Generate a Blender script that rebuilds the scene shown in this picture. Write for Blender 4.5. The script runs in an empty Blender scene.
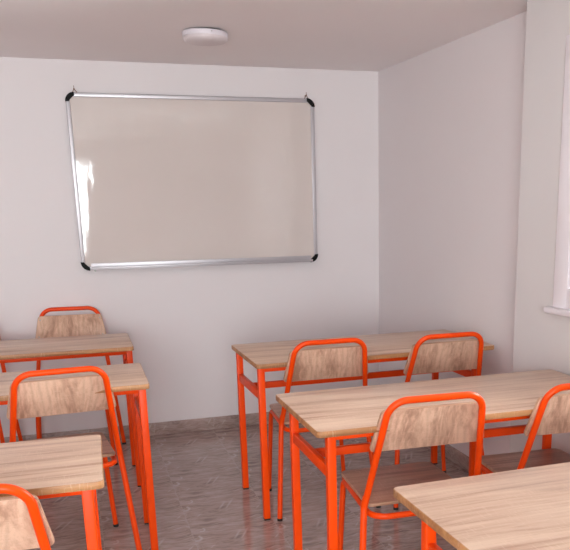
import bpy, bmesh, math, random
from mathutils import Vector, Matrix
random.seed(4)
S = bpy.context.scene
COL = S.collection
PI = math.pi

# ------------------------------------------------------------ helpers
def lin(r, g, b):
    f = lambda c: (c/255/12.92) if c/255 <= .04045 else ((c/255+.055)/1.055)**2.4
    return (f(r), f(g), f(b), 1)

def link(name, bm, mats, parent=None, smooth=False, loc=None):
    me = bpy.data.meshes.new(name)
    bmesh.ops.recalc_face_normals(bm, faces=bm.faces)
    bm.to_mesh(me); bm.free()
    if not isinstance(mats, (list, tuple)): mats = [mats]
    for m in mats: me.materials.append(m)
    if smooth:
        for p in me.polygons: p.use_smooth = True
        me.set_sharp_from_angle(angle=math.radians(40))
    o = bpy.data.objects.new(name, me)
    COL.objects.link(o)
    if parent: o.parent = parent
    if loc: o.location = loc
    return o

def add_box(bm, a, b, bevel=0, mat=0, seg=2):
    r = bmesh.ops.create_cube(bm, size=1)
    vs = r['verts']
    c = [(a[i]+b[i])/2 for i in range(3)]; d = [abs(b[i]-a[i]) for i in range(3)]
    for v in vs:
        v.co = Vector((v.co.x*d[0]+c[0], v.co.y*d[1]+c[1], v.co.z*d[2]+c[2]))
    fs = {f for v in vs for f in v.link_faces}
    for f in fs: f.material_index = mat
    if bevel:
        es = list({e for v in vs for e in v.link_edges})
        bmesh.ops.bevel(bm, geom=es, offset=bevel, segments=seg, affect='EDGES', profile=.5)
    return vs

def box(name, a, b, m, parent=None, bevel=0):
    bm = bmesh.new(); add_box(bm, a, b, bevel)
    return link(name, bm, m, parent, smooth=bevel > 0)

def fillet(pts, rad, n=8):
    """round every inner corner of a polyline; rad is one radius or one per corner"""
    pts = [Vector(p) for p in pts]; out = [pts[0]]
    for i in range(1, len(pts)-1):
        r = rad if not isinstance(rad, (list, tuple)) else rad[i-1]
        a, p, b = pts[i-1], pts[i], pts[i+1]
        u = (a-p).normalized(); v = (b-p).normalized()
        ang = u.angle(v)
        t = r/math.tan(ang/2)
        c = p+(u+v).normalized()*(r/math.sin(ang/2))
        s, e = p+u*t-c, p+v*t-c
        tot = s.angle(e); ax = s.cross(e).normalized()
        for k in range(n+1):
            out.append(c+Matrix.Rotation(tot*k/n, 3, ax) @ s)
    out.append(pts[-1])
    return out

def add_tube(bm, pts, r, seg=14, mat=0):
    pts = [Vector(p) for p in pts]
    t0 = (pts[1]-pts[0]).normalized()
    n = t0.orthogonal().normalized()
    rings = []
    for i, p in enumerate(pts):
        if i == 0: t = t0
        elif i == len(pts)-1: t = (pts[-1]-pts[-2]).normalized()
        else: t = ((pts[i+1]-p).normalized()+(p-pts[i-1]).normalized()).normalized()
        n = (n-t*n.dot(t)).normalized(); b = t.cross(n)
        rings.append([bm.verts.new(p+(n*math.cos(2*PI*k/seg)+b*math.sin(2*PI*k/seg))*r) for k in range(seg)])
    for a, c in zip(rings, rings[1:]):
        for k in range(seg):
            bm.faces.new((a[k], a[(k+1) % seg], c[(k+1) % seg], c[k])).material_index = mat
    bm.faces.new(rings[0][::-1]).material_index = mat
    bm.faces.new(rings[-1]).material_index = mat

def add_lathe(bm, prof, c=(0, 0, 0), seg=48, mat=0):
    rings = []
    for r, z in prof:
        if r < 1e-6: rings.append([bm.verts.new((c[0], c[1], c[2]+z))])
        else: rings.append([bm.verts.new((c[0]+r*math.cos(2*PI*k/seg), c[1]+r*math.sin(2*PI*k/seg), c[2]+z)) for k in range(seg)])
    for a, b in zip(rings, rings[1:]):
        for k in range(seg):
            k2 = (k+1) % seg
            if len(a) == 1 and len(b) == 1: continue
            if len(a) == 1: f = (a[0], b[k], b[k2])
            elif len(b) == 1: f = (a[k], a[k2], b[0])
            else: f = (a[k], a[k2], b[k2], b[k])
            bm.faces.new(f).material_index = mat

def round_poly(pts, rad, n=7):
    """2D polygon with rounded corners"""
    out = []; N = len(pts)
    for i in range(N):
        r = rad[i] if isinstance(rad, (list, tuple)) else rad
        a, p, b = [Vector(pts[j % N]).to_3d() for j in (i-1, i, i+1)]
        f = fillet([a, p, b], r, n)[1:-1]
        out += [(v.x, v.y) for v in f]
    return out

def add_plate(bm, outline, th, bev, place, edge_mat=1):
    """plate from a 2D outline: layered so that its rim is softly rounded; place(u,v,w)->xyz"""
    def inset(pl, d):
        N = len(pl); res = []
        for i in range(N):
            a, p, b = Vector(pl[i-1]), Vector(pl[i]), Vector(pl[(i+1) % N])
            t = (b-a).normalized(); nrm = Vector((-t.y, t.x))
            res.append(p+nrm*d)
        return res
    lay = [(0, bev), (bev*.3, bev*.3), (bev, 0), (th-bev, 0), (th-bev*.3, bev*.3), (th, bev)]
    rings = []
    for w, d in lay:
        rings.append([bm.verts.new(place(q[0], q[1], w)) for q in inset(outline, d)])
    for i, (a, b) in enumerate(zip(rings, rings[1:])):
        for k in range(len(a)):
            k2 = (k+1) % len(a)
            bm.faces.new((a[k], a[k2], b[k2], b[k])).material_index = edge_mat
    bm.faces.new(rings[0][::-1]).material_index = 0
    bm.faces.new(rings[-1]).material_index = 0

def empty(name, loc, rz=0):
    o = bpy.data.objects.new(name, None); COL.objects.link(o)
    o.location = loc; o.rotation_euler = (0, 0, rz); o.empty_display_size = .1
    return o

def tag(o, label, cat, group=None):
    o['label'] = label; o['category'] = cat
    if group: o['group'] = group
    return o

def struct(o):
    o['kind'] = 'structure'; return o

def copy_tree(o, parent=None):
    c = o.copy(); COL.objects.link(c); c.parent = parent
    for ch in o.children: copy_tree(ch, c)
    return c

# ------------------------------------------------------------ materials
class NT:
    def __init__(s, name):
        s.m = bpy.data.materials.new(name); s.m.use_nodes = True
        s.t = s.m.node_tree; s.b = s.t.nodes['Principled BSDF']
    def n(s, k, **kw):
        nd = s.t.nodes.new(k)
        for a, v in kw.items(): setattr(nd, a, v)
        return nd
    def l(s, a, b): s.t.links.new(a, b)
    def math(s, op, a, b=None, c=None, clamp=False):
        nd = s.n('ShaderNodeMath', operation=op, use_clamp=clamp)
        for i, v in enumerate((a, b, c)):
            if v is None: continue
            if isinstance(v, (int, float)): nd.inputs[i].default_value = v
            else: s.l(v, nd.inputs[i])
        return nd.outputs[0]
    def mapping(s, vec, scale=(1, 1, 1), loc=(0, 0, 0), rot=(0, 0, 0)):
        nd = s.n('ShaderNodeMapping'); s.l(vec, nd.inputs['Vector'])
        nd.inputs['Scale'].default_value = scale; nd.inputs['Location'].default_value = loc; nd.inputs['Rotation'].default_value = rot
        return nd.outputs[0]
    def noise(s, vec, scale, detail=3, rough=.5, dist=0):
        nd = s.n('ShaderNodeTexNoise'); s.l(vec, nd.inputs['Vector'])
        nd.inputs['Scale'].default_value = scale; nd.inputs['Detail'].default_value = detail
        nd.inputs['Roughness'].default_value = rough; nd.inputs['Distortion'].default_value = dist
        return nd.outputs['Fac']
    def ramp(s, fac, stops):
        nd = s.n('ShaderNodeValToRGB'); s.l(fac, nd.inputs[0])
        el = nd.color_ramp.elements
        while len(el) < len(stops): el.new(.5)
        for e, (p, c) in zip(el, stops): e.position = p; e.color = c if len(c) == 4 else (*c, 1)
        return nd.outputs[0]
    def mix(s, fac, a, b, mode='MIX'):
        nd = s.n('ShaderNodeMix', data_type='RGBA', blend_type=mode)
        if isinstance(fac, (int, float)): nd.inputs[0].default_value = fac
        else: s.l(fac, nd.inputs[0])
        for i, v in ((6, a), (7, b)):
            if isinstance(v, tuple): nd.inputs[i].default_value = v
            else: s.l(v, nd.inputs[i])
        return nd.outputs[2]
    def bump(s, h, strength, dist=.01):
        nd = s.n('ShaderNodeBump'); s.l(h, nd.inputs['Height'])
        nd.inputs['Strength'].default_value = strength; nd.inputs['Distance'].default_value = dist
        s.l(nd.outputs[0], s.b.inputs['Normal'])
    def set(s, **kw):
        for k, v in kw.items(): s.b.inputs[k.replace('_', ' ')].default_value = v
        return s
    def obj_coord(s, rnd=True):
        tc = s.n('ShaderNodeTexCoord')
        if not rnd: return tc.outputs['Object']
        oi = s.n('ShaderNodeObjectInfo')
        sc = s.n('ShaderNodeVectorMath', operation='SCALE'); sc.inputs[0].default_value = (7.3, 3.1, 5.7)
        s.l(oi.outputs['Random'], sc.inputs['Scale'])
        ad = s.n('ShaderNodeVectorMath', operation='ADD'); s.l(tc.outputs['Object'], ad.inputs[0]); s.l(sc.outputs[0], ad.inputs[1])
        return ad.outputs[0]

def simple(name, col, rough=.5, metal=0, **kw):
    t = NT(name); t.set(Base_Color=col, Roughness=rough, Metallic=metal, **kw); return t.m

def paint_mat(name, col, bump=.08):
    t = NT(name); v = t.obj_coord(False)
    n1 = t.noise(v, 1.3, 4, .6); n2 = t.noise(v, 60, 4, .6)
    dark = tuple(c*.95 for c in col[:3])+(1,)
    t.l(t.mix(n1, dark, col), t.b.inputs['Base Color'])
    t.set(Roughness=.62)
    t.bump(n2, bump, .003)
    return t.m

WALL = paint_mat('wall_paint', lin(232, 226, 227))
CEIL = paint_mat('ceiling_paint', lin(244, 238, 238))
WALL_SHADED = paint_mat('wall_paint_shaded', lin(215, 210, 209))  # same wall paint, darkened to carry the window wall's shade

def wood(name, axis, figure=.0, light=(213, 184, 161), mid=(200, 167, 144), dark=(171, 133, 112), rough=.33, span=(.36, .47, .60)):
    """sawn-oak laminate: long bands and pores along one local axis"""
    t = NT(name); v = t.obj_coord()
    def sc(along, across): return tuple(along if i == axis else across for i in range(3))
    warp = t.noise(t.mapping(v, sc(1.6, 5)), 1, 2, .5)
    wv = t.n('ShaderNodeVectorMath', operation='MULTIPLY_ADD')
    cc = t.n('ShaderNodeCombineXYZ')
    for i in range(3): t.l(warp, cc.inputs[i])
    t.l(cc.outputs[0], wv.inputs[0]); wv.inputs[1].default_value = (.06, .06, .06) if not figure else tuple(.06+figure*(i != axis) for i in range(3)); t.l(v, wv.inputs[2])
    w = wv.outputs[0]
    bands = t.noise(t.mapping(w, sc(1.5, 14 if figure else 22)), 1, 3, .55)
    streak = t.noise(t.mapping(w, sc(3, 75)), 1, 3, .6)
    pores = t.noise(t.mapping(v, sc(18, 420)), 1, 2, .6)
    cross = t.noise(t.mapping(v, sc(260, 30)), 1, 2, .5)
    x = t.math('MULTIPLY_ADD', bands, .62, t.math('MULTIPLY', streak, .38))
    c = t.ramp(x, [(span[0], lin(*dark)), (span[1], lin(*mid)), (span[2], lin(*light))])
    if figure:
        wf = t.n('ShaderNodeTexWave', wave_type='BANDS', bands_direction='X')
        t.l(t.mapping(w, sc(1.3, 9)), wf.inputs['Vector']); wf.inputs['Scale'].default_value = 1.3
        wf.inputs['Distortion'].default_value = 7; wf.inputs['Detail'].default_value = 2; wf.inputs['Detail Scale'].default_value = .8
        c = t.mix(t.math('MULTIPLY', t.math('POWER', wf.outputs['Fac'], 3), .30), c, lin(*dark))
    c = t.mix(t.math('MULTIPLY', t.math('GREATER_THAN', pores, .60), .22), c, lin(*dark))
    c = t.mix(t.math('MULTIPLY', t.math('GREATER_THAN', cross, .63), .14), c, lin(238, 212, 190))
    t.l(c, t.b.inputs['Base Color'])
    t.set(Roughness=rough)
    t.bump(pores, .06, .001)
    return t.m

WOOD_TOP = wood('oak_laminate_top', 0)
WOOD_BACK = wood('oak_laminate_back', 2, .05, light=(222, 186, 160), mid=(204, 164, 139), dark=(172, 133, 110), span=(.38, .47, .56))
WOOD_SEAT_SHADED = wood('oak_laminate_seat_shaded', 0, 0, light=(196, 152, 130), mid=(178, 134, 113), dark=(142, 103, 86))  # same oak laminate, with the shade on the seats put into its colour
EDGE = wood('oak_edge_band', 0, 0, light=(190, 140, 94), mid=(170, 119, 76), dark=(142, 96, 60), rough=.45)
EDGE_THIN = wood('plywood_edge', 0, 0, light=(205, 168, 140), mid=(188, 150, 122), dark=(160, 120, 95), rough=.45)

t = NT('orange_enamel'); v = t.obj_coord()
n = t.noise(v, 35, 3)
t.l(t.mix(n, (.80, .056, .0003, 1), (.88, .070, .0005, 1)), t.b.inputs['Base Color'])
t.set(Roughness=.36, Specular_IOR_Level=.26); t.bump(n, .04, .001)
ORANGE = t.m
RUBBER = simple('black_rubber', lin(16, 14, 15), .55)
BLACKP = simple('black_plastic', lin(6, 5, 6), .6, 0, Specular_IOR_Level=.2)
ALU = simple('brushed_aluminium', lin(196, 192, 196), .42, .6)
STEEL = simple('zinc_screw', lin(180, 175, 172), .35, .9)
BRASS = simple('brass_hook', lin(120, 70, 45), .5, .6)
PLASTIC = simple('white_plastic', lin(222, 216, 222), .4)
DIFF = simple('lamp_diffuser', lin(214, 204, 206), .35)
GAP_SHADE = simple('lamp_gap_shade', lin(60, 50, 52), .6)  # lamp base coloured dark as the shadow gap below the ceiling
PVC = simple('white_window_profile', lin(232, 226, 230), .35)
SEAL = simple('window_seal', lin(50, 48, 50), .6)

t = NT('dry_erase_enamel'); v = t.obj_coord(False)
n = t.math('ADD', t.noise(t.mapping(v, (2.2, 2.2, 1.1)), 1, 1, .4), t.math('MULTIPLY', t.noise(t.mapping(v, (9, 9, 5)), 1, 2, .5), .10))
t.l(t.mix(t.noise(v, 3.0, 3), lin(212, 201, 195), lin(219, 209, 204)), t.b.inputs['Base Color'])
t.set(Roughness=.045, IOR=1.6); t.bump(n, .50, .02)
BOARD = t.m

t = NT('window_glass')
out = [n_ for n_ in t.t.nodes if n_.type == 'OUTPUT_MATERIAL'][0]
tr = t.n('ShaderNodeBsdfTransparent'); tr.inputs[0].default_value = (.95, .97, .96, 1)
gl = t.n('ShaderNodeBsdfGlossy'); gl.inputs['Roughness'].default_value = .02
fr = t.n('ShaderNodeFresnel'); fr.inputs[0].default_value = 1.45
ms = t.n('ShaderNodeMixShader'); t.l(fr.outputs[0], ms.inputs[0]); t.l(tr.outputs[0], ms.inputs[1]); t.l(gl.outputs[0], ms.inputs[2])
t.l(ms.outputs[0], out.inputs[0])
GLASS = t.m

# printed ceramic tile: the same print repeats on every tile
TILE = .380; TX, TY = 1.585, 0.0
def tile_mat(name, wall=False):
    t = NT(name)
    geo = t.n('ShaderNodeNewGeometry'); sep = t.n('ShaderNodeSeparateXYZ'); t.l(geo.outputs['Position'], sep.inputs[0])
    if wall:
        gu = t.math('DIVIDE', t.math('SUBTRACT', t.math('ADD', sep.outputs[0], sep.outputs[1]), TX), TILE)
        gv = t.math('DIVIDE', sep.outputs[2], TILE)
    else:
        gu = t.math('DIVIDE', t.math('SUBTRACT', sep.outputs[0], TX), TILE)
        gv = t.math('DIVIDE', t.math('SUBTRACT', sep.outputs[1], TY), TILE)
    u = t.math('FRACT', gu); vv = t.math('FRACT', gv)
    cb = t.n('ShaderNodeCombineXYZ'); t.l(u, cb.inputs[0]); t.l(vv, cb.inputs[1])
    uv = cb.outputs[0]
    # soft cloud and bedding bands running across the tile
    wn = t.n('ShaderNodeTexNoise'); t.l(t.mapping(uv, (2.2, 3.5, 1)), wn.inputs['Vector']); wn.inputs['Scale'].default_value = 1
    wm = t.n('ShaderNodeVectorMath', operation='MULTIPLY_ADD'); t.l(wn.outputs['Color'], wm.inputs[0]); wm.inputs[1].default_value = (.3, .3, 0); t.l(uv, wm.inputs[2])
    w = wm.outputs[0]
    band = t.noise(t.mapping(w, (2.0, 9, 1), rot=(0, 0, .12)), 1, 4, .6)
    fine = t.noise(t.mapping(w, (6, 34, 1), rot=(0, 0, .16)), 1, 3, .6)
    x = t.math('MULTIPLY_ADD', band, .6, t.math('MULTIPLY', fine, .4))
    c = t.ramp(x, [(.34, lin(122, 101, 96)), (.47, lin(156, 134, 127)), (.60, lin(180, 160, 153))])
    def smooth(e, width):   # 1 inside |e|<width, soft
        return t.math('SUBTRACT', 1, t.math('DIVIDE', t.math('ABSOLUTE', e), width), clamp=True)
    # short diagonal chips in pairs
    def stroke(cx, cy, ang, ln, wd):
        ca, sa = math.cos(ang), math.sin(ang)
        du = t.math('SUBTRACT', u, cx); dv = t.math('SUBTRACT', vv, cy)
        a = t.math('ADD', t.math('MULTIPLY', du, ca), t.math('MULTIPLY', dv, sa))
        b = t.math('SUBTRACT', t.math('MULTIPLY', dv, ca), t.math('MULTIPLY', du, sa))
        return t.math('MULTIPLY', t.math('POWER', smooth(a, ln), .6), t.math('POWER', smooth(b, wd), .8))
    m = None
    for s_ in ((.50, .36, 1.12, .16, .021), (.61, .41, 1.12, .16, .020), (.56, .30, 1.1, .09, .012),
               (.17, .12, .9, .06, .012), (.88, .80, .5, .09, .013), (.80, .86, .6, .07, .012), (.34, .78, .35, .10, .010),
               (.93, .16, 1.0, .08, .014), (.12, .66, .3, .08, .010)):
        q = stroke(*s_); m = q if m is None else t.math('MAXIMUM', m, q)
    c = t.mix(t.math('MULTIPLY', m, .8), c, lin(192, 178, 172))
    # small shell-like ring close to the joint
    def ring(cx, cy, r0, wd):
        d = t.math('SQRT', t.math('ADD', t.math('POWER', t.math('SUBTRACT', u, cx), 2), t.math('POWER', t.math('MULTIPLY', t.math('SUBTRACT', vv, cy), .8), 2)))
        return t.math('MULTIPLY', smooth(t.math('SUBTRACT', d, r0), wd), t.math('GREATER_THAN', t.math('SUBTRACT', u, cx), t.math('MULTIPLY', t.math('SUBTRACT', vv, cy), .5)))
    rr = t.math('MAXIMUM', ring(.03, .40, .055, .026), ring(.12, .64, .040, .017))
    c = t.mix(t.math('MULTIPLY', rr, .85), c, lin(196, 184, 178))
    fl = t.noise(t.mapping(w, (14, 20, 1), rot=(0, 0, .7)), 1, 2, .5)
    near = t.math('POWER', t.math('ABSOLUTE', t.math('MULTIPLY', t.math('SUBTRACT', u, .5), 2)), 6)
    c = t.mix(t.math('MULTIPLY', t.math('MULTIPLY', t.math('GREATER_THAN', fl, .57), near), .6), c, lin(188, 174, 168))
    # grout
    gd = t.math('MINIMUM', t.math('MINIMUM', u, t.math('SUBTRACT', 1, u)), t.math('MINIMUM', vv, t.math('SUBTRACT', 1, vv)) if not wall else t.math('ADD', 1, u))
    g = t.math('LESS_THAN', gd, .0055)
    c = t.mix(t.math('MULTIPLY', g, .6), c, lin(176, 160, 154))
    t.l(c, t.b.inputs['Base Color'])
    rn = t.noise(t.mapping(w, (5, 8, 1)), 1, 2)
    t.l(t.math('MULTIPLY_ADD', rn,   .08, .09 if not wall else .38), t.b.inputs['Roughness'])
    t.bump(t.math('ADD', t.math('MULTIPLY', x, .25), t.math('SUBTRACT', 1, g)), .10, .002)
    return t.m
FLOOR = tile_mat('printed_floor_tile'); SKIRT = tile_mat('printed_skirting_tile', True)

# ------------------------------------------------------------ the room
H = 2.2186; XR = 2.7555; XL = -.95; YB = -7.2; TH = .18
cx_, cy_ = 2.660, -1.945                      # edge where the thicker window wall starts
th = math.radians(6); dx, dy = math.sin(th), -math.cos(th)
WLEN = (cy_-YB)/math.cos(th)+.05
struct(box('floor', (XL-TH, YB-TH, -.12), (4.2, TH, 0), FLOOR))
struct(box('ceiling', (XL-TH, YB-TH, H), (4.2, TH, H+.12), CEIL))
struct(box('wall_back', (XL-TH, 0, 0), (XR+TH+.1, TH, H), WALL))
struct(box('wall_left', (XL-TH, YB, 0), (XL, 0, H), WALL))
struct(box('wall_right', (XR, cy_-.02, 0), (XR+TH+.1, 0, H), WALL))

def holed_wall(name, L, thick, holes, m):
    """wall along local +x from 0..L, its face on y=0, body towards +y; holes (s0,s1,z0,z1)"""
    bm = bmesh.new(); s = 0
    for (s0, s1, z0, z1) in sorted(holes):
        add_box(bm, (s, 0, 0), (s0, thick, H)); add_box(bm, (s0, 0, 0), (s1, thick, z0)); add_box(bm, (s0, 0, z1), (s1, thick, H)); s = s1
    add_box(bm, (s, 0, 0), (L, thick, H))
    return struct(link(name, bm, m))

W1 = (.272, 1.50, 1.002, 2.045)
w = holed_wall('wall_window', WLEN, .22, [W1], WALL_SHADED)
# local x runs along (dx,dy); local +y must point out of the room
ang = math.atan2(dy, dx)
MW = Matrix.Translation((cx_, cy_, 0)) @ Matrix.Rotation(ang, 4, 'Z')
w.matrix_world = MW
RW1 = (2.98, 5.02, .60, 2.11)                # s along the rear wall
w = holed_wall('wall_rear', 5.2, .2, [RW1], WALL)
MR = Matrix.Translation((4.2, YB, 0)) @ Matrix.Rotation(PI, 4, 'Z')   # local +x -> -x, +y -> -y
w.matrix_world = MR
# rear openings in local s: world x = 4.2 - s

def window(name, M, hole, proud=.012, sill=True):
    s0, s1, z0, z1 = hole
    r = empty(name, (0, 0, 0)); r.matrix_world = M; struct(r)
    fw = .085
    bm = bmesh.new()
    for a, b in (((s0, z0), (s0+fw, z1)), ((s1-fw, z0), (s1, z1)), ((s0+fw, z0), (s1-fw, z0+fw)), ((s0+fw, z1-fw), (s1-fw, z1))):
        add_box(bm, (a[0], -proud, a[1]), (b[0], .07, b[1]), .004)
    link('window_frame', bm, PVC, r, True)
    mid = (s0+s1)/2
    for a0, a1 in ((s0+fw, mid), (mid, s1-fw)):
        bm = bmesh.new(); g = .004; f2 = .05
        for a, b in (((a0+g, z0+fw+g), (a0+f2, z1-fw-g)), ((a1-f2, z0+fw+g), (a1-g, z1-fw-g)), ((a0+f2, z0+fw+g), (a1-f2, z0+fw+f2)), ((a0+f2, z1-fw-f2), (a1-f2, z1-fw-g))):
            add_box(bm, (a[0], -.002, a[1]), (b[0], .055, b[1]), .004)
        sash = link('window_sash', bm, PVC, r, True)
        box('pane', (a0+f2-.005, .024, z0+fw+f2-.005), (a1-f2+.005, .028, z1-fw-f2+.005), GLASS, sash)
    box('handle', (mid-.014, -.045, (z0+z1)/2-.06), (mid+.014, -.002, (z0+z1)/2+.05), PVC, r, .006)
    if sill:
        bm = bmesh.new()
        add_box(bm, (s0-.024, -.040, z0-.022), (s1+.024, .0, z0+.004), .006)
        link('window_sill', bm, PVC, r, True)
    return r
window('window_1', MW, W1)
window('window_2', MR, RW1, sill=False)

SK = .082
struct(box('baseboard_back', (XL, -.010, 0), (XR, 0, SK), SKIRT, None, .0015))
struct(box('baseboard_right', (XR-.010, cy_, 0), (XR, -.010, SK), SKIRT, None, .0015))
struct(box('baseboard_left', (XL, YB, 0), (XL+.010, -.010, SK), SKIRT, None, .0015))
o = box('baseboard_window', (0, -.010, 0), (WLEN, 0, SK), SKIRT, None, .0015); o.matrix_world = MW; struct(o)

# ------------------------------------------------------------ whiteboard
def board_pt(u, z):     # hangs almost flat, left side a touch off the wall
    return u
BX0, BX1, BZ0, BZ1 = .8665, 2.3202, 1.0572, 2.045
wb = empty('whiteboard', (BX0, -.024, BZ0), -math.atan2(-.016, 1.45)*0)
tag(wb, 'large white dry-erase board in an aluminium frame hung on the back wall', 'whiteboard')
BW, BH = BX1-BX0, BZ1-BZ0
box('writing_surface', (.012, -.004, .012), (BW-.012, .010, BH-.012), BOARD, wb)
fwid = .024
def rail(a, b):
    bm = bmesh.new(); add_box(bm, a, b, .004, seg=3); return link('frame_rail', bm, ALU, wb, True)
rail((0, -.010, .03), (fwid, .014, BH-.03)); rail((BW-fwid, -.010, .03), (BW, .014, BH-.03))
rail((.03, -.010, BH-fwid), (BW-.03, .014, BH)); rail((.03, -.010, 0), (BW-.03, .014, fwid))
# pen tray: an L-shaped ledge along the bottom
bm = bmesh.new()
add_box(bm, (.055, -.055, .004), (BW-.045, -.010, .010), .002)
add_box(bm, (.055, -.055, .010), (BW-.045, -.050, .020), .002)
add_box(bm, (.055, -.014, .010), (BW-.045, -.0105, .040), .001)
link('pen_tray', bm, ALU, wb, True)
for sx in (0, 1):
    for sz in (0, 1):
        bm = bmesh.new(); R_ = .050; pts = [(0, 0)]
        for k in range(9):
            a = PI/2*k/8; pts.append((R_*(1-math.sin(a))*1 if 0 else R_-R_*math.cos(a)*1, R_-R_*math.sin(a)))
        # quarter-round cap: outer corner rounded, inner side straight chamfer
        outl = [(R_, 0)]
        for k in range(1, 8):
            a = PI/2*k/8; outl.append((R_-R_*math.sin(a), R_-R_*math.cos(a)))
        outl += [(0, R_), (.019, R_), (.026, R_*.80), (R_*.80, .026), (R_, .019)]
        ring = [[], []]
        for w_, y_ in ((0, -.015), (1, .016)):
            for (a, b) in outl:
                X_ = a if sx == 0 else BW-a; Z_ = b if sz == 0 else BH-b
                ring[w_].append(bm.verts.new((X_+(-.002 if sx == 0 else .002), y_, Z_+(-.002 if sz == 0 else .002))))
        N_ = len(outl)
        for k in range(N_): bm.faces.new((ring[0][k], ring[0][(k+1) % N_], ring[1][(k+1) % N_], ring[1][k]))
        bm.faces.new(ring[0]); bm.faces.new(ring[1][::-1])
        link('corner_cap', bm, BLACKP, wb)
for X_ in (.055, BW-.045):
    bm = bmesh.new()
    add_tube(bm, [(X_-.016, -.002, BH-.002), (X_-.004, -.004, BH+.018), (X_+.012, -.002, BH-.002)], .0022, 8)
    add_tube(bm, [(X_-.004, .020, BH+.017), (X_-.004, -.012, BH+.019)], .0035, 8)
    add_tube(bm, [(X_-.004, -.006, BH+.019), (X_-.004, -.008, BH+.036)], .0014, 6)
    link('hanging_hook', bm, BRASS, wb, True)
bm = bmesh.new(); add_tube(bm, [(.075, -.014, -.006), (.075, .022, -.006)], .005, 10)
link('fixing_screw', bm, STEEL, wb, True)

# ------------------------------------------------------------ ceiling light
cl = empty('ceiling_light', (1.503, -1.005, H))
tag(cl, 'round white surface-mounted ceiling light in front of the whiteboard', 'ceiling light')
bm = bmesh.new(); add_lathe(bm, [(0, 0), (.078, 0), (.078, -.011), (0, -.011)]); link('shaded_mounting_plate', bm, GAP_SHADE, cl, True)
bm = bmesh.new(); add_lathe(bm, [(0, -.008), (.103, -.008), (.106, -.011), (.107, -.028), (.105, -.031), (.098, -.031)]); link('rim', bm, PLASTIC, cl, True).rotation_euler = (0, math.radians(1.5), 0)
bm = bmesh.new(); add_lathe(bm, [(.1035, -.029), (.104, -.038), (.100, -.046), (.088, -.052), (.060, -.056), (0, -.058)]); link('lamp_diffuser', bm, DIFF, cl, True)
bm = bmesh.new(); add_tube(bm, [(.012, -.104, -.019), (.012, -.1085, -.019)], .003, 8); link('screw', bm, STEEL, cl)

# ------------------------------------------------------------ desks
def make_desk(d, L, D, x_in_l, x_in_r, side):
    """origin: the reference near corner on the floor; +x along the length"""
    T = .75; tt = .021
    s = empty('school_desk', (0, 0, 0))
    x0, x1 = (0, L) if side == 'R' else (-L, 0)
    bm = bmesh.new()
    ol = round_poly([(x0, 0), (x1, 0), (x1, D), (x0, D)], .018, 6)
    add_plate(bm, ol, tt, .0022, lambda u, v, w: Vector((u, v, T-tt+w)))
    link('tabletop', bm, [WOOD_TOP, EDGE], s, True)
    lw = .030; zt = T-tt
    la, lb = x0+x_in_l, x1-x_in_r
    ya, yb = .052, D-.050
    for X_ in (la, lb):
        for Y_ in (ya, yb):
            lg = empty0 = None
            bm = bmesh.new(); add_box(bm, (X_-lw/2, Y_-lw/2, .006), (X_+lw/2, Y_+lw/2, zt), .0035, seg=3)
            lg = link('leg', bm, ORANGE, s, True)
            box('foot_cap', (X_-lw/2+.001, Y_-lw/2+.001, 0), (X_+lw/2-.001, Y_+lw/2-.001, .007), RUBBER, lg)
        bm = bmesh.new(); add_box(bm, (X_-.011, ya+lw/2-.001, .574), (X_+.011, yb-lw/2+.001, .612), .003, seg=3)
        link('side_stretcher', bm, ORANGE, s, True)
    for Y_ in (ya, yb):
        bm = bmesh.new(); add_box(bm, (la+lw/2-.001, Y_-.011, zt-.024), (lb-lw/2+.001, Y_+.011, zt), .003, seg=3)
        link('apron_rail', bm, ORANGE, s, True)
    if side == 'R':
        ym = (ya+yb)/2+.005
        bm = bmesh.new(); add_box(bm, (la+.010, ym-.011, .576), (lb-.010, ym+.011, .606), .003, seg=3)
        link('long_rail', bm, ORANGE, s, True)
    return s
LD = 1.1888; DR = .5509; DLF = .4654
desks = [
 ('R', 1.5320, -1.6890, .0140, .030, .080, 'oak-topped orange desk in the right column nearest the whiteboard wall', ),
 ('R', 1.4736, -2.8079, .0012, .058, .036, 'oak-topped orange desk in the middle of the right column, beside the window wall'),
 ('R', 1.5168, -3.8975, .0236, .082, .045, 'oak-topped desk filling the lower right corner, nearest the camera'),
 ('L', 1.0634, -1.0023, -.0051, .095, .022, 'oak-topped orange desk at the left with a chair between it and the back wall'),
 ('L', 1.0522, -1.9029, -.0088, .090, .028, 'oak-topped orange desk in the middle of the left column with a chair tucked under it'),
 ('L', .8255, -3.0369, -.0281, .080, .045, 'oak-topped orange desk at the lower left, nearest the camera in the left column'),
]
for side, X_, Y_, a, il, ir, lab in desks:
    d = make_desk(None, LD, DR if side == 'R' else DLF, il, ir, side)
    d.location = (X_, Y_, 0); d.rotation_euler = (0, 0, a)
    tag(d, lab, 'desk', 'two-seat classroom desks with orange steel frames')

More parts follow.
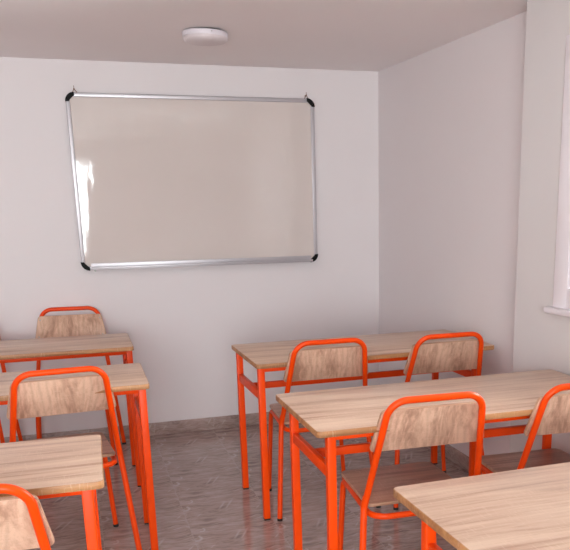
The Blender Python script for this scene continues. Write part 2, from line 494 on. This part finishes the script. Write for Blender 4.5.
# ------------------------------------------------------------ chairs
wt, wbn, wf, yt, yf, zt_, zb = .159, .206, .245, -.131, -.068, .839, .454
wff, yff, wsf, ysf, zs = .203, .356, .183, .374, .452
TR = .0115
def make_chair():
    s = empty('school_chair', (0, 0, 0))
    bm = bmesh.new()
    add_tube(bm, fillet([(-wbn, .0, zb-.01), (-wt, yt, zt_), (wt, yt, zt_), (wbn, 0, zb-.01)], .066, 12), TR, 18)
    link('backrest_frame', bm, ORANGE, s, True)
    for q in (-1, 1):
        top = Vector((q*wbn, 0, zb)); ft = Vector((q*wf, yf, .007))
        bm = bmesh.new()
        up = (Vector((q*wt, yt, zt_))-top).normalized()
        add_tube(bm, fillet([top+up*.035, top, ft], .05, 6), TR+.0002, 18)
        lg = link('leg', bm, ORANGE, s, True)
        bm = bmesh.new(); dirn = (ft-top).normalized()
        add_tube(bm, [ft-dirn*.005, (ft.x, ft.y, 0)], TR+.0012, 14); link('rubber_foot', bm, RUBBER, lg, True)
        ftf = Vector((q*wff, yff-.012, .007)); tf = Vector((q*(wsf-.006), ysf-.030, zs-.028))
        bm = bmesh.new(); add_tube(bm, [ftf, ftf+(tf-ftf)*.93], TR-.0005, 18)
        lg = link('leg', bm, ORANGE, s, True)
        bm = bmesh.new(); add_tube(bm, [ftf+(tf-ftf).normalized()*.005, (ftf.x, ftf.y, 0)], TR+.0010, 14); link('rubber_foot', bm, RUBBER, lg, True)
    # seat ring: over the front legs, back along the sides, round the rear
    zf = zs-.012-TR
    Lg = lambda q: Vector((q*wff, yff-.012, .012)).lerp(Vector((q*(wsf-.006), ysf-.030, zf)), .90)
    bm = bmesh.new()
    add_tube(bm, fillet([Lg(-1), (-(wsf-.006), ysf-.030, zf), (-.188, -.034, zf-.012), (.188, -.034, zf-.012), (wsf-.006, ysf-.030, zf), Lg(1)], [.035, .06, .06, .035], 9), TR-.0008, 18)
    link('seat_frame', bm, ORANGE, s, True)
    # seat
    bm = bmesh.new()
    ol = round_poly([(-.192, .006), (.192, .006), (wsf, ysf), (-wsf, ysf)], [.022, .022, .032, .032], 7)
    def seat_place(u, v, w):
        return Vector((u, v, zs-.012+w))
    add_plate(bm, ol, .012, .0025, seat_place)
    link('seat', bm, [WOOD_SEAT_SHADED, EDGE_THIN], s, True)
    # backrest panel, fixed to the sitter's side of the tube, softly curved
    tl = Vector((0, yt, zt_-zb)); up = tl.normalized(); nrm = Vector((0, up.z, -up.y)); 
    if nrm.y < 0: nrm = -nrm
    h0, h1 = (.650-zb)/up.z, (.800-zb)/up.z
    w0, w1 = .205, .177
    # add vertical cuts so that the panel can bow
    prof = round_poly([(-w0, h0), (w0, h0), (w1, h1), (-w1, h1)], [.016, .016, .020, .020], 6)
    bm = bmesh.new()
    def bp(u, v, w_):
        return Vector((u, 0, zb))+up*v+nrm*(TR+.0005+w_)
    add_plate(bm, prof, .011, .0022, bp)
    pn = link('backrest', bm, [WOOD_BACK, EDGE_THIN], s, True)
    for q in (-1, 1):
        for hh in (.22, .84):
            h_ = h0+(h1-h0)*hh; wx = wbn+(wt-wbn)*(h_/(zt_-zb)*up.z)
            c = Vector((q*wx, 0, zb))+up*h_
            bm = bmesh.new(); add_tube(bm, [c+nrm*(TR+.010), c+nrm*(TR+.0125), ], .0042, 10)
            add_tube(bm, [c+nrm*(TR+.0125), c+nrm*(TR+.0138)], .0028, 10)
            link('rivet', bm, STEEL, pn, True)
    return s
proto = make_chair()
chairs = [
 (1.861, -2.731, -.035, 'orange-framed chair at the middle right-column desk, left of the pair, nearest the camera'),
 (1.860, -1.611, -.014, 'orange-framed chair at the far right-column desk, on that desk\'s left half'),
 (2.417, -1.672, -.003, 'orange-framed chair at the far right-column desk, on that desk\'s right half by the wall'),
 (2.415, -2.760, -.053, 'orange-framed chair cut by the right edge, beneath the window at the middle right desk'),
 (.714, -1.830, .085, 'orange-framed chair with its back to the camera tucked under the middle left desk'),
 (.767, -.177, 3.062, 'orange-framed chair facing the camera between the back wall and the far left desk'),
 (.190, -.177, 3.10, 'orange-framed chair mostly cut by the left edge, only its leg showing behind desks'),
 (.496, -3.138, -.004, 'orange-framed chair cut by the lower left corner, in front of the nearest left desk'),
]
for i, (X_, Y_, a, lab) in enumerate(chairs):
    c = proto if i == 0 else copy_tree(proto)
    c.location = (X_, Y_, 0); c.rotation_euler = (0, 0, a)
    tag(c, lab, 'chair', 'orange tube classroom chairs with oak backrests')

# ------------------------------------------------------------ daylight
wd = bpy.data.worlds.new('daylight'); S.world = wd; wd.use_nodes = True
bg = wd.node_tree.nodes['Background']
nt = wd.node_tree
tc = nt.nodes.new('ShaderNodeTexCoord'); sp = nt.nodes.new('ShaderNodeSeparateXYZ'); nt.links.new(tc.outputs['Generated'], sp.inputs[0])
rp = nt.nodes.new('ShaderNodeValToRGB'); mr = nt.nodes.new('ShaderNodeMapRange')
mr.inputs['From Min'].default_value = -.25; mr.inputs['From Max'].default_value = .25
nt.links.new(sp.outputs[2], mr.inputs['Value']); nt.links.new(mr.outputs[0], rp.inputs[0])
rp.color_ramp.elements[0].color = (.86, .885, .91, 1)      # added brightness below the horizon, lifts the ceiling
rp.color_ramp.elements[1].color = (.76, .78, .81, 1)      # hazy sky
nt.links.new(rp.outputs[0], bg.inputs['Color']); bg.inputs['Strength'].default_value = 39.0

def portal(M, hole, name):
    s0, s1, z0, z1 = hole
    l = bpy.data.lights.new(name, 'AREA'); l.shape = 'RECTANGLE'; l.size = s1-s0; l.size_y = z1-z0
    l.cycles.is_portal = True
    o = bpy.data.objects.new(name, l); COL.objects.link(o)
    # area light shines along its local -Z; make that the wall's local -Y (into the room)
    o.matrix_world = M @ Matrix.Translation(((s0+s1)/2, .21, (z0+z1)/2)) @ Matrix.Rotation(-PI/2, 4, 'X')
    return o
portal(MW, W1, 'daylight_portal'); portal(MR, RW1, 'daylight_portal')

# ------------------------------------------------------------ camera
yaw, pit, rol = [math.radians(a) for a in (18.8933, 14.8017, -.7421)]
f = Vector((math.sin(yaw)*math.cos(pit), math.cos(yaw)*math.cos(pit), -math.sin(pit)))
r = Vector((math.cos(yaw), -math.sin(yaw), 0)); u = r.cross(f)
r2 = r*math.cos(rol)+u*math.sin(rol); u2 = -r*math.sin(rol)+u*math.cos(rol)
cd = bpy.data.cameras.new('camera'); cam = bpy.data.objects.new('camera', cd); COL.objects.link(cam)
M = Matrix((r2, u2, -f)).transposed().to_4x4(); M.translation = Vector((.7892, -5.1332, 1.4539)); cam.matrix_world = M
cd.sensor_width = 36; cd.lens = 811.9479/570*36
cd.shift_x = (285-351.1645)/570; cd.shift_y = (412.2102-275)/570
cd.clip_start = .05
S.camera = cam

S.view_settings.view_transform = 'Standard'; S.view_settings.look = 'None'
S.view_settings.gamma = 1; S.view_settings.exposure = 0; S.view_settings.use_curve_mapping = False
S.cycles.use_denoising = True
S.cycles.max_bounces = 10; S.cycles.diffuse_bounces = 6; S.cycles.transparent_max_bounces = 12
S.cycles.sample_clamp_indirect = 6
